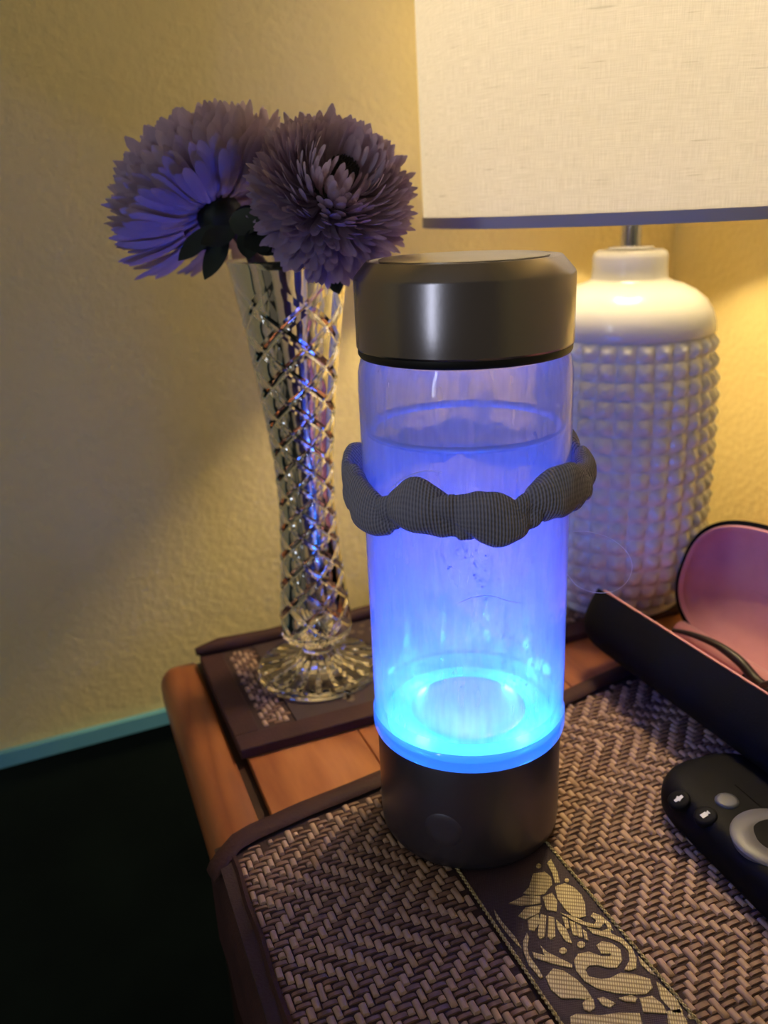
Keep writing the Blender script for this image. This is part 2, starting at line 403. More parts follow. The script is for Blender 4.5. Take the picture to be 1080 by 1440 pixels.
# ------------------------------------------------------------------ the room
SL = .0437                                   # the wall runs a touch off the table's own axis
def wy(x, y0): return y0 + SL * (x + .1)
WALL0 = .262; CX = .318                       # wall plane at x=-.1, corner x
TRIM_T, TRIM_B = -.0745, -.0845
def wallbox(name, x0, x1, z0, z1, t, mat, off=0.0):
    mb = MB(); a0, a1 = wy(x0, WALL0) - off, wy(x1, WALL0) - off
    b0, b1 = wy(x0, WALL0) + t, wy(x1, WALL0) + t
    mb.add([(x0, a0, z0), (x1, a1, z0), (x1, b1, z0), (x0, b0, z0), (x0, a0, z1), (x1, a1, z1), (x1, b1, z1), (x0, b0, z1)],
           [(0, 3, 2, 1), (4, 5, 6, 7), (0, 1, 5, 4), (1, 2, 6, 5), (2, 3, 7, 6), (3, 0, 4, 7)])
    return struct(mb.build(name, mat, smooth=False))
wallbox('wall_back', -1.6, CX + .1, TRIM_B, 1.9, .08, M['wall'])
wallbox('wall_back_lower', -1.6, CX + .1, -.56, TRIM_B - .0002, .08, M['dark_wall'])
tr_ = wallbox('trim_1', -1.6, CX - .002, TRIM_B, TRIM_T, -.0001, M['blue_trim'], off=.005)
struct(MB().box(CX, CX + .08, -1.9, .30, -.56, 1.9).build('wall_right', M['wall'], smooth=False))
M['ceiling'] = pmat('ceiling_paint', (.8, .76, .66), .8)
struct(MB().box(-1.6, CX + .08, -1.9, .40, 1.9, 1.94).build('ceiling', M['ceiling'], smooth=False))
struct(MB().box(-1.6, CX + .08, -1.9, .40, -.60, -.56).build('floor', M['floor'], smooth=False))

# ------------------------------------------------------------------ bedside table
TX0, TX1, TY0, TY1 = -.101, .308, -.225, .182
tb = thing('side_table', 'orange brown wooden side table with a rounded edge rail and dark groove', 'table', (0, 0, -.56))
H = .56
def tpart(name, mb, mat, bv=0, **k):
    o = mb.build(name, mat, tb, **k); return o
# tabletop planks running front to back, recessed joints
ex = [-.0745, -.0205, .036, .0925, .149, .2055, .2615]
for i in range(len(ex) - 1):
    mb = MB().box(ex[i] + .0002, ex[i + 1] - .0002, TY0 + .02, TY1 - .0005, H - .018, H)
    bevel(link('plank', mb.mesh('plank', False), M['wood'], tb), .0004, 1)
MB().box(ex[0] - .0055, ex[-1] + .0055, TY0 + .018, TY1, H - .022, H - .0035).build('subtop', M['wood_dark_shade'], tb, smooth=False)
def rail(name, side):
    # rounded rail profile in x-z, extruded along y with a soft rear end
    prof = []
    xi, xo = (-.080, TX0) if side < 0 else (.267, TX1)
    for k in range(9):
        a = k / 8 * PI / 2
        prof.append((xo - side * .010 * (1 - math.sin(a)), H - .0002 - .010 * (1 - math.cos(PI / 2 - (PI / 2 - a))) if False else H - .010 + .010 * math.cos(a)))
    prof = [(xi, H - .001)] + [(xi + side * .0012, H)] + prof[0:] + [(xo, H - .018), (xo - side * .004, H - .026), (xi, H - .026)]
    ys = [TY0, TY0 + .004] + [TY0 + .02 + (TY1 - TY0 - .03) * q / 6 for q in range(7)] + [TY1 - .006, TY1 - .002, TY1]
    vs = []; n = len(prof)
    for j, y in enumerate(ys):
        sh = {0: .5, len(ys) - 1: .55, len(ys) - 2: .2}.get(j, 0)
        for (x, z) in prof:
            xx = x + (xi - x) * .12 * sh; zz = z - .006 * sh * (1 if z > H - .012 else 0)
            vs.append((xx, y, zz))
    fs = [tuple(range(n)), tuple(range((len(ys) - 1) * n, len(ys) * n))]
    for j in range(len(ys) - 1):
        for k in range(n): fs.append((j * n + k, j * n + (k + 1) % n, (j + 1) * n + (k + 1) % n, (j + 1) * n + k))
    MB().add(vs, fs).build(name, M['wood_rail'], tb, auto=50)
rail('edge_rail', -1); rail('edge_rail', 1)
fr = MB().box(-.080, .267, TY0, TY0 + .0175, H - .026, H).build('front_rail', M['wood_rail'], tb, smooth=False); bevel(fr, .004, 3)
for (x0, x1, y0, y1) in [(-.088, -.072, -.19, .155), (.279, .295, -.19, .155), (-.07, .277, -.205, -.189), (-.07, .277, .150, .166)]:
    MB().box(x0, x1, y0, y1, H - .10, H - .0265).build('apron', M['wood_dark_shade'], tb, smooth=False)  # shade below the tabletop is put into this dark colour
for x in (-.086, .259):
    for y in (-.212, .142):
        bevel(MB().box(x, x + .034, y, y + .034, 0, H - .0265).build('leg', M['wood_dark_shade'], tb, smooth=False), .003, 2)  # legs coloured dark to stand for the table's shade

# ------------------------------------------------------------------ woven mats
U = .00262                                    # one weave unit
def pillow(lx, ly, h):
    """low rounded cane float: 12 quads"""
    a, b = lx / 2, ly / 2; i, j = a * .72, b * .80
    vs = [(-a, -b * .9, 0), (0, -b, 0), (a, -b * .9, 0), (a, b * .9, 0), (0, b, 0), (-a, b * .9, 0),
          (-i, -j, h * .8), (0, -j * 1.02, h), (i, -j, h * .8), (i, j, h * .8), (0, j * 1.02, h), (-i, j, h * .8)]
    fs = [(0, 1, 7, 6), (1, 2, 8, 7), (2, 3, 9, 8), (3, 4, 10, 9), (4, 5, 11, 10), (5, 0, 6, 11), (6, 7, 10, 11), (7, 8, 9, 10)]
    return vs, fs
def floats(inside, x0, x1, y0, y1, flip=7, ph=0):
    """herringbone twill: lists of warp and weft floats (cx, cy, length units)"""
    warp, weft = [], []
    ni, nj = int((x1 - x0) / U), int((y1 - y0) / U)
    def up(i, j):
        k = (j + ph) % (2 * flip); t = k if k < flip else 2 * flip - k
        return ((i + t) % 4) < 2
    for i in range(ni):
        j = 0
        while j < nj:
            if up(i, j):
                k = j
                while k < nj and up(i, k) and k - j < 3: k += 1
                cx, cyy = x0 + (i + .5) * U, y0 + (j + k) / 2 * U
                if inside(cx, cyy, U * .5, (k - j) / 2 * U): warp.append((cx, cyy, k - j))
                j = k
            else: j += 1
    for j in range(nj):
        i = 0
        while i < ni:
            if not up(i, j):
                k = i
                while k < ni and not up(k, j) and k - i < 2: k += 1
                cx, cyy = x0 + (i + k) / 2 * U, y0 + (j + .5) * U
                if inside(cx, cyy, (k - i) / 2 * U, U * .5): weft.append((cx, cyy, k - i))
                i = k
            else: i += 1
    return warp, weft
WARP = {}
def warp_mesh(n, var):
    key = (n, var)
    if key not in WARP:
        r = random.Random(var * 13 + n)
        mb = MB().add(*pillow(U * r.uniform(.80, .98), U * (n - r.uniform(.10, .24)), .00105 * r.uniform(.8, 1.15)))
        me = mb.mesh('cane_strip', True, 60); me.materials.append(M['cane']); WARP[key] = me
    return WARP[key]
def weave(parent, z, inside, x0, x1, y0, y1, maxn=300, flip=7, ph=0, base=(0, 0, 0)):
    warp, weft = floats(inside, x0, x1, y0, y1, flip, ph)
    def score(t):
        u, v, d = proj((t[0] + base[0], t[1] + base[1], z + base[2]))
        if not (0 < u < 1080 and 0 < v < 1440): return 1e9 + d
        return d - .01 * (v > 1150 and u < 560)
    warp.sort(key=score)
    rest = MB(); r = random.Random(5)
    for q, (cx, cyy, n) in enumerate(warp):
        jx, jy, rz = r.uniform(-1, 1) * U * .06, r.uniform(-1, 1) * U * .08, r.uniform(-.05, .05)
        if q < maxn:
            link('cane_strip', warp_mesh(n, r.randrange(5)), None, parent, (cx + jx, cyy + jy, z), (0, 0, rz))
        else:
            vs, fs = pillow(U * r.uniform(.80, .98), U * (n - r.uniform(.10, .24)), .00105 * r.uniform(.8, 1.15))
            c, s_ = math.cos(rz), math.sin(rz)
            rest.add([(cx + jx + x * c - y * s_, cyy + jy + x * s_ + y * c, z + zz) for x, y, zz in vs], fs)
    if rest.v: stuff(rest.build('cane_weave', M['cane'], parent, auto=60))
    wf = MB()
    for (cx, cyy, n) in weft:
        vs, fs = pillow(U * (n - .12), U * r.uniform(.45, .8), .0006)
        wf.add([(cx + x, cyy + y, z + zz) for x, y, zz in vs], fs)
    if wf.v: stuff(wf.build('weft_strips', M['cane_weft'], parent, auto=60))

# --- the big mat under the bottle
mat = thing('woven_mat', 'large woven cane mat with brown border and gold embroidered band under the bottle', 'placemat', (0, 0, 0))
MT = .0022
def myback(x): return .0245 + .186 * (x + .103)
MXL, MXR, MYF = -.1025, .285, -.218
def matpoly(inset):
    return [(MXL + inset, MYF + inset), (MXR - inset, MYF + inset), (MXR - inset, myback(MXR) - inset), (MXL + inset, myback(MXL) - inset)]
MB().prism(matpoly(.002), .0002, .0012).build('backing', M['matbase'], mat, smooth=False)
BW = .0085
def border_strip(name, quad, h0=.0002, h1=MT + .0004, parent=mat):
    o = MB().prism(quad, h0, h1).build(name, M['border'], parent, smooth=False); bevel(o, .0007, 2); return o
# left border: droops over the rounded rail; modelled as a bent strip
def bent_border():
    mb = MB(); ys = [MYF + (myback(MXL) - .002 - MYF) * k / 14 for k in range(15)]
    prof = [(-.0936, MT - .0006), (-.0950, MT - .0006)] + [(-.091 - .0121 * math.cos(math.radians(q)), -.0112 + .0121 * math.sin(math.radians(q))) for q in (62, 45, 30, 15, 0)] + [(-.1031, -.0440)]
    prof += [(-.1018, -.0440)] + [(-.091 - .0108 * math.cos(math.radians(q)), -.0112 + .0108 * math.sin(math.radians(q))) for q in (0, 30, 60)] + [(-.0936, .0)]
    vs = []; n = len(prof)
    for y in ys:
        wob = .0004 * math.sin(y * 160)
        for (x, z) in prof: vs.append((x + wob, y, z + .0009))
    fs = [tuple(range(n)), tuple(range((len(ys) - 1) * n, len(ys) * n))]
    for j in range(len(ys) - 1):
        for k in range(n): fs.append((j * n + k, j * n + (k + 1) % n, (j + 1) * n + (k + 1) % n, (j + 1) * n + k))
    mb.add(vs, fs).build('border', M['border'], mat, auto=50)
bent_border()
# rear border: rolled strip whose left tip hangs over the rail
def back_border():
    vs = []; n = 10; xs = [-.1045, -.1025, -.098, -.092] + [-.085 + (MXR + .085) * k / 16 for k in range(17)]
    for q, x in enumerate(xs):
        zc = .0030 if x > -.09 else .0030 - 22 * (x + .09) ** 2
        yc = myback(x) - .0045 + .0008 * math.sin(x * 70)
        if x < -.09: yc -= .5 * (-.09 - x) * .9
        rw, rh = .0048, .0017
        if q == 0: rw, rh = .0038, .0010
        for k in range(n):
            a = 2 * PI * k / n
            vs.append((x - .18 * rw * math.cos(a), yc + rw * math.cos(a), zc + rh * math.sin(a)))
    fs = [tuple(range(n - 1, -1, -1)), tuple((len(xs) - 1) * n + k for k in range(n))]
    for j in range(len(xs) - 1):
        for k in range(n): fs.append((j * n + k, j * n + (k + 1) % n, (j + 1) * n + (k + 1) % n, (j + 1) * n + k))
    MB().add(vs, fs).build('border', M['border'], mat, auto=50)
back_border()
border_strip('border', [(MXL + .008, MYF), (MXR, MYF), (MXR, MYF + BW), (MXL + .008, MYF + BW)])
border_strip('border', [(MXR - BW, MYF + BW), (MXR, MYF + BW), (MXR, myback(MXR) - .009), (MXR - BW, myback(MXR) - .009)])
BX0, BX1 = -.0190, .0182
def in_mat(x, y, hx, hy):
    if x - hx < -.0938 or x + hx > MXR - BW: return False
    if y - hy < MYF + BW or y + hy > myback(x) - .0088: return False
    if x + hx > BX0 - .0006 and x - hx < BX1 + .0006: return False
    return True
weave(mat, .0012, in_mat, -.0938, .190, -.160, .075, 300, 7, 3)
# brocade band
yb = myback(0) - .009
MB().prism([(BX0, MYF + BW), (BX1, MYF + BW), (BX1, yb + .003), (BX0, yb - .003)], .0012, MT).build('satin_band', M['band'], mat, smooth=False)
for x in (BX0 - .0002, BX1 + .0002):          # twisted gold cord along each edge
    for sgn in (0, PI):
        pts = [(x + .00038 * math.cos(k * .9 + sgn), MYF + BW + (yb - MYF - BW) * k / 420, MT + .0003 + .0003 * math.sin(k * .9 + sgn)) for k in range(421)]
        MB().tube(pts, .00034, 5).build('gold_cord', M['gold'], mat)
# embroidered motifs, traced as outlines on the mat's own plane
def CP(pts): return [onz(680 + x / 3.375, 1200 + y / 3.375, MT) for x, y in pts]
shapes = [
 [(340,160),(385,145),(430,165),(465,200),(482,245),(485,300),(455,310),(420,300),(380,260),(350,215)],
 [(235,100),(290,90),(320,115),(325,150),(290,195),(230,205),(190,190),(215,165)],
 [(120,240),(190,205),(270,205),(270,240),(180,250)], [(165,300),(200,260),(275,250),(265,285),(200,315)],
 [(280,210),(325,190),(350,230),(345,280),(300,270)],
 [(210,320),(260,290),(268,330),(240,370),(215,365)], [(255,390),(272,290),(298,300),(290,400),(268,410)],
 [(305,400),(308,300),(335,308),(340,395),(320,412)], [(350,360),(345,318),(395,365),(420,430),(390,420)],
 [(365,285),(440,308),(480,328),(525,340),(535,322),(508,300),(520,285),(562,300),(576,332),(552,357),(500,352),(430,325)],
 [(372,300),(398,312),(408,358),(392,360)], [(408,322),(434,332),(446,392),(424,390)], [(440,335),(462,348),(470,402),(450,400)], [(470,362),(488,376),(497,416),(480,410)],
 [(490,355),(560,372),(600,358),(606,384),(660,408),(702,450),(727,500),(725,548),(692,560),(668,554),(694,510),(688,465),(648,425),(590,402),(520,385)],
 [(535,440),(560,420),(610,430),(650,460),(658,510),(635,545),(590,547),(540,532),(502,536),(482,556),(500,588),(560,600),(600,595),(650,570),(720,578),(790,600),(802,640),(770,672),(700,672),(620,665),(540,645),(480,610),(440,560),(428,510),(450,480),(500,470),(560,492),(602,492),(604,478),(560,478)],
 [(295,590),(330,550),(380,560),(440,600),(490,650),(515,690),(490,697),(430,690),(370,692),(320,650)],
 [(270,440),(300,470),(420,530),(420,546),(330,527),(240,497),(230,470),(290,488)],
 [(205,380),(216,400),(207,450),(217,490),(260,550),(282,590),(270,597),(215,532),(190,470),(188,420)],
 [(820,610),(870,650),(920,700),(948,762),(902,760),(840,690)], [(740,690),(800,680),(850,720),(872,762),(760,757)], [(640,690),(700,675),(730,690),(720,710),(670,705)],
 [(410,780),(440,765),(560,772),(640,760),(740,762),(760,840),(420,860)], [(870,752),(930,742),(960,790),(985,850),(880,850)],
 [(735,490),(760,518),(800,560),(817,582),(790,572),(745,527)], [(50,270),(90,330),(150,400),(182,455),(165,442),(110,380),(60,310)],
 [(320,30),(350,90),(362,140),(338,142),(328,100),(300,50)], [(470,715),(490,690),(520,695),(530,735),(505,755),(478,745)], [(540,690),(570,685),(626,715),(600,735),(560,720)],
 [(560,300),(600,335),(616,370),(590,358)],
]
for (bx, by, br) in [(463, 436, 19), (377, 465, 18), (395, 131, 11), (985, 775, 17), (262, 62, 12)]:
    shapes.append([(bx + br * math.cos(k * PI / 5), by + br * .85 * math.sin(k * PI / 5)) for k in range(10)])
for s_ in shapes:
    P = CP(s_)
    if any(p.x < BX0 + .0004 or p.x > BX1 - .0004 for p in P):
        P = [Vector((min(max(p.x, BX0 + .0005), BX1 - .0005), p.y, p.z)) for p in P]
    MB().prism([(p.x, p.y) for p in P], MT - .0003, MT + .00035).build('embroidered_motif', M['gold'], mat, smooth=False)
# a second bird repeat nearer the front edge, out of the photo's view, keeps the band whole
for k in (1,):
    for s_ in shapes[:16]:
        P = [Vector((min(max(p.x, BX0 + .0005), BX1 - .0005), p.y - .085 * k, p.z)) for p in CP(s_)]
        MB().prism([(p.x, p.y) for p in P], MT - .0003, MT + .00035).build('embroidered_motif', M['gold'], mat, smooth=False)

# --- smaller mats: under the vase and under the lamp
def small_mat(label, x0, x1, y0, y1, rz, flip, thick=.0055, roll=True, dark=None):
    t = thing('table_mat', label, 'placemat', (x0, y0, 0), rz)
    wx, wyy = x1 - x0, y1 - y0
    bevel(MB().box(.001, wx - .001, .001, wyy - .001, .0003, thick - .0012).build('backing', M['matbase'], t, smooth=False), .001, 2)
    b = .0125
    for q in ([(0, 0), (wx, 0), (wx, b), (0, b)], [(0, b), (b, b), (b, wyy - b * .7), (0, wyy - b * .7)], [(wx - b, b), (wx, b), (wx, wyy - b * .7), (wx - b, wyy - b * .7)]):
        border_strip('border', q, .0002, thick, t)
    if roll:
        pts = [(-.001 + (wx + .002) * k / 12, wyy - .004 + .0006 * math.sin(k), thick + .0012 + .0005 * math.sin(k * 1.7)) for k in range(13)]
        MB().tube(pts, [.0022] + [.0044] * 11 + [.003], 10).build('border', M['border'], t, auto=50)
    else:
        border_strip('border', [(0, wyy - b * .7), (wx, wyy - b * .7), (wx, wyy), (0, wyy)], .0002, thick, t)
    def ins(x, y, hx, hy):
        if not (b + .0004 < x - hx and x + hx < wx - b - .0004 and b + .0004 < y - hy and y + hy < wyy - b * .7 - .001): return False
        if dark and dark[0] < x < dark[1]: return False
        return True
    weave(t, thick - .0014, ins, b, wx - b, b, wyy - b * .7, 300, flip, 2, (x0, y0, 0))
    if dark:
        MB().prism([(dark[0] + .0015, b), (dark[1] - .0015, b), (dark[1] - .0015, wyy - b * .7), (dark[0] + .0015, wyy - b * .7)], thick - .0015, thick - .0003).build('satin_band', M['band'], t, smooth=False)
        r = random.Random(3)
        for k in range(46):
            x, y = r.uniform(dark[0] + .004, dark[1] - .004), r.uniform(b + .003, wyy - b * .7 - .003)
            rr, an = r.uniform(.0011, .0022), r.uniform(0, 6.3)
            MB().prism([(x + rr * math.cos(an + q * PI / 4) * (1.5 if q % 2 else 1), y + rr * math.sin(an + q * PI / 4)) for q in range(8)], thick - .0005, thick).build('embroidered_motif', M['dull_gold'], t, smooth=False)
    return t
M['dull_gold'] = thread_mat('dull_gold_thread', (.06, .035, .03), (.20, .14, .10), 420, 190, .5)
small_mat('small woven mat with wide brown border lying under the crystal vase', -.0775, .079, .0765, .181, .012, 5, dark=(.029, .128))
small_mat('small woven mat with brown border lying under the white lamp', .104, .252, .104, .1805, .02, 5, thick=.0045, roll=False)
VZ, LZ = .0052, .0047

# ------------------------------------------------------------------ water bottle
bt = thing('water_bottle', 'tall clear water bottle with dark metal lid and glowing blue base', 'bottle', (0, 0, .0026))
def zb(z): return z - .0026
N_ = 96
base_prof = [(.0, 0), (.0325, 0), (.0342, .0006), (.0351, .0022), (.0354, .006), (.0354, zb(.0462)), (.0351, zb(.0472)), (.0335, zb(.0474)), (.030, zb(.0474)), (0, zb(.0474))]
M['steel_base'] = pmat('dark_satin_steel', (.17, .16, .20), .36, .9, bump=(420, .05, .0003))
MB().lathe(base_prof, N_).build('base', M['steel_base'], bt, auto=50)
# touch button, flush and slightly proud on the curved base
def patch_on_cyl(ang, zc, r, R, name, mat, h=.00022):
    vs, fs = [], []; rings = [(0, h), (.6, h), (.9, h), (1, 0)]
    n = 32
    for (q, hh) in rings:
        for k in range(n):
            a = 2 * PI * k / n; dx, dz = q * r * math.cos(a), q * r * math.sin(a)
            t = ang + dx / R; vs.append(((R + hh) * math.cos(t), (R + hh) * math.sin(t), zc + dz))
    for i in range(3):
        for k in range(n): fs.append((i * n + k, i * n + (k + 1) % n, (i + 1) * n + (k + 1) % n, (i + 1) * n + k))
    return MB().add(vs, fs).build(name, mat, bt)
M['button'] = pmat('satin_button', (.21, .20, .25), .38, .9)
patch_on_cyl(math.radians(-132.5), zb(.0206), .0072, .0354, 'power_button', M['button'])
# glowing collar
MB().lathe([(.0340, zb(.0475)), (.0366, zb(.0477)), (.0369, zb(.0487)), (.0369, zb(.0535)), (.0366, zb(.0545)), (.0364, zb(.0547)), (.0364, zb(.0520)), (.0340, zb(.0505))], N_, closed=True).build('collar', M['led_ring'], bt, auto=60)
# glass wall
zg0, zg1 = zb(.0500), zb(.1930)
go = [(.0345, zg0), (.0361, zg0 + .0015), (.0363, zg0 + .004), (.0363, zb(.1790)), (.0361, zb(.1840)), (.0352, zb(.1880)), (.0340, zb(.1900)), (.0335, zg1)]
gi = [(.0318, zg1), (.0322, zb(.1895)), (.0332, zb(.1872)), (.0339, zb(.1835)), (.0341, zb(.1785)), (.0341, zg0 + .006), (.0335, zg0 + .003), (.0325, zg0)]
MB().lathe(go + gi, N_, closed=True).build('glass_body', M['glass'], bt, auto=60)
# condensation on the inner wall
MB().lathe([(.03405, zb(.0580)), (.03405, zb(.1632))], N_).build('condensation', M['film'], bt, auto=60)
MB().lathe([(.03405, zb(.1655)), (.03405, zb(.1785)), (.0338, zb(.1836)), (.0330, zb(.1872)), (.0322, zb(.1886))], N_).build('condensation', M['film'], bt, auto=60)
# water
WL = zb(.1642)
MB().lathe([(0, zg0 + .0028), (.0325, zg0 + .0028), (.0338, zg0 + .0062), (.0338, WL), (.0332, WL - .0002), (0, WL - .0003)], N_).build('water', M['water'], bt, auto=50)
MB().lathe([(.03395, WL + .0013), (.0337, WL + .0002), (.0330, WL - .0007), (.0312, WL - .0009), (.0328, WL - .0002), (.0335, WL + .0007)], N_, closed=True).build('meniscus', M['meniscus'], bt)
# LED plate at the bottom
MB().lathe([(0, zg0 - .0022), (.0315, zg0 - .0022), (.0318, zg0 + .0006), (.0255, zg0 + .0008), (.025, zg0 + .0002), (0, zg0 + .0002)], N_).build('led_ring', M['led'], bt, auto=50)
M['electrode'] = pmat('electrode_plate', (.55, .5, .58), .3, 1)
MB().lathe([(0, zg0 + .0003), (.0215, zg0 + .0003), (.022, zg0 + .0008), (.022, zg0 + .0018), (.0205, zg0 + .0022), (.019, zg0 + .0019), (0, zg0 + .0019)], 64).build('electrode', M['electrode'], bt, auto=50)
for k in range(4):
    ld = bpy.data.lights.new('led_light', 'POINT'); ld.energy = LED_POWER / 4; ld.color = LED_CYAN; ld.shadow_soft_size = .003
    lo = bpy.data.objects.new('led_light', ld); COL.objects.link(lo); lo.parent = bt
    a = .4 + k * PI / 2; lo.location = (.026 * math.cos(a), .026 * math.sin(a), zg0 + .0055)
    ls = bpy.data.lights.new('led_beam', 'SPOT'); ls.energy = LED_BEAM / 4; ls.color = LED_COL; ls.shadow_soft_size = .003; ls.spot_size = math.radians(125); ls.spot_blend = .7
    lq = bpy.data.objects.new('led_beam', ls); COL.objects.link(lq); lq.parent = bt
    lq.location = (.024 * math.cos(a + .7), .024 * math.sin(a + .7), zg0 + .004); lq.rotation_euler = (PI, 0, 0)
# bubbles clinging inside the glass
r = random.Random(11); bb = MB()
def bubble(u, v, s):
    p = oncyl(u, v, .0336); bm = bmesh.new(); bmesh.ops.create_icosphere(bm, subdivisions=1, radius=s)
    bm.verts.index_update(); bb.add([(q.co.x + p.x, q.co.y + p.y, q.co.z + p.z - .0026) for q in bm.verts], [[q.index for q in f.verts] for f in bm.faces]); bm.free()
for k in range(60): bubble(r.gauss(662, 26), r.gauss(792, 22), r.uniform(.0002, .0005))
for k in range(70): bubble(r.uniform(540, 790), r.uniform(770, 1010), r.uniform(.00015, .00035))
for k in range(60): bubble(r.uniform(705, 775), r.uniform(880, 965), r.uniform(.0002, .00045))
M['bubble'] = thin_glass('air_bubble', ior=1.6)
stuff(bb.build('bubbles', M['meniscus'], bt))
# lid
lid = [(0, zb(.2190)), (.0290, zb(.2190)), (.0300, zb(.2194)), (.0306, zb(.2198)), (.0316, zb(.2198)), (.0322, zb(.2192)), (.0357, zb(.2152)), (.0361, zb(.2143)), (.0361, zb(.1940)), (.0361, zb(.1928)), (.0357, zb(.1922)), (.0345, zb(.1922)), (0, zb(.1922))]
lo_ = MB().lathe(lid, N_).build('lid', M['steel'], bt, auto=30)
MB().lathe([(.0310, zb(.1921)), (.0357, zb(.1921)), (.0357, zb(.1905)), (.0352, zb(.1896)), (.0335, zb(.1892)), (.0310, zb(.1892))], N_, closed=True).build('gasket', M['gasket'], bt, auto=40)
M['steel_top'] = pmat('satin_steel_disc', (.42, .39, .36), .32, .9, bump=(500, .05, .0002))
top = MB().lathe([(0, zb(.2191)), (.0268, zb(.2191)), (.0276, zb(.2196)), (.0276, zb(.2200)), (.0268, zb(.2203)), (0, zb(.2203))], N_).build('top_disc', M['steel_top'], lo_, auto=40)

# ------------------------------------------------------------------ scrunchie
def scrunchie():
    n, m = 420, 28; vs, fs, uvs = [], [], []
    r = random.Random(4)
    K = [(1.0, 6, 1.0), (.7, 9, 4.1), (.22, 14, 2.2)]
    def wv(t, ph=0): return sum(a * math.sin(f_ * t + p + ph) for a, f_, p in K) / 1.9
    for i in range(n):
        t = 2 * PI * i / n
        u = 5.0 * (t + .10 * math.sin(3 * t) + .07 * math.sin(5 * t + 1)) + 1.15; puff = abs(math.sin(u)) ** .55; sg = 1 if math.sin(u) > 0 else -1
        zoff = .0017 * sg * puff + .0016 * wv(t, 1.3); tw = .9 * sg * puff * math.cos(u)
        rad = .0029 + .0012 * puff; hgt = .0070 + .0014 * puff + .0010 * wv(t, .8)
        R = .0367 + rad + .0004
        for k in range(m):
            a = 2 * PI * k / m
            ua = u + .75 * math.sin(a + .8 * math.sin(2 * t)) ; pf = abs(math.sin(ua)) ** .42
            f2 = .62 + .46 * pf + .07 * math.sin(3 * a + 5 * wv(t, 1.9)) + .025 * math.sin(41 * t + 2 * math.sin(a * 2)) * (1 - puff) ** .5
            x, z = rad * f2 * math.cos(a), hgt * f2 * math.sin(a)
            x, z = x * math.cos(tw * .5) - z * math.sin(tw * .5) * .45, x * math.sin(tw * .5) + z * math.cos(tw * .5)
            rr = max(R + x, .0368)
            vs.append((rr * math.cos(t), rr * math.sin(t), zoff + z))
    me_f = []
    for i in range(n):
        for k in range(m):
            fs.append((i * m + k, ((i + 1) % n) * m + k, ((i + 1) % n) * m + (k + 1) % m, i * m + (k + 1) % m)); uvs.append((i, k))
    mb = MB().add(vs, fs); me = mb.mesh('scrunchie', True)
    uv = me.uv_layers.new(name='UVMap')
    for p in me.polygons:
        for li in p.loop_indices:
            v = me.loops[li].vertex_index; i, k = v // m, v % m
            b = p.vertices[0] // m
            if i == 0 and max(q // m for q in p.vertices) == n - 1: i = n
            if k == 0 and max(q % m for q in p.vertices) == m - 1: k = m
            uv.data[li].uv = (i * .20, k * .30)
    return me
sc = link('scrunchie', scrunchie(), M['knit'])
sc.location = (0, 0, .1462); sc.rotation_euler = (.0, -.03, 0)
tag(sc, 'dark grey ruffled ribbed fabric scrunchie wrapped around the glowing bottle', 'scrunchie')

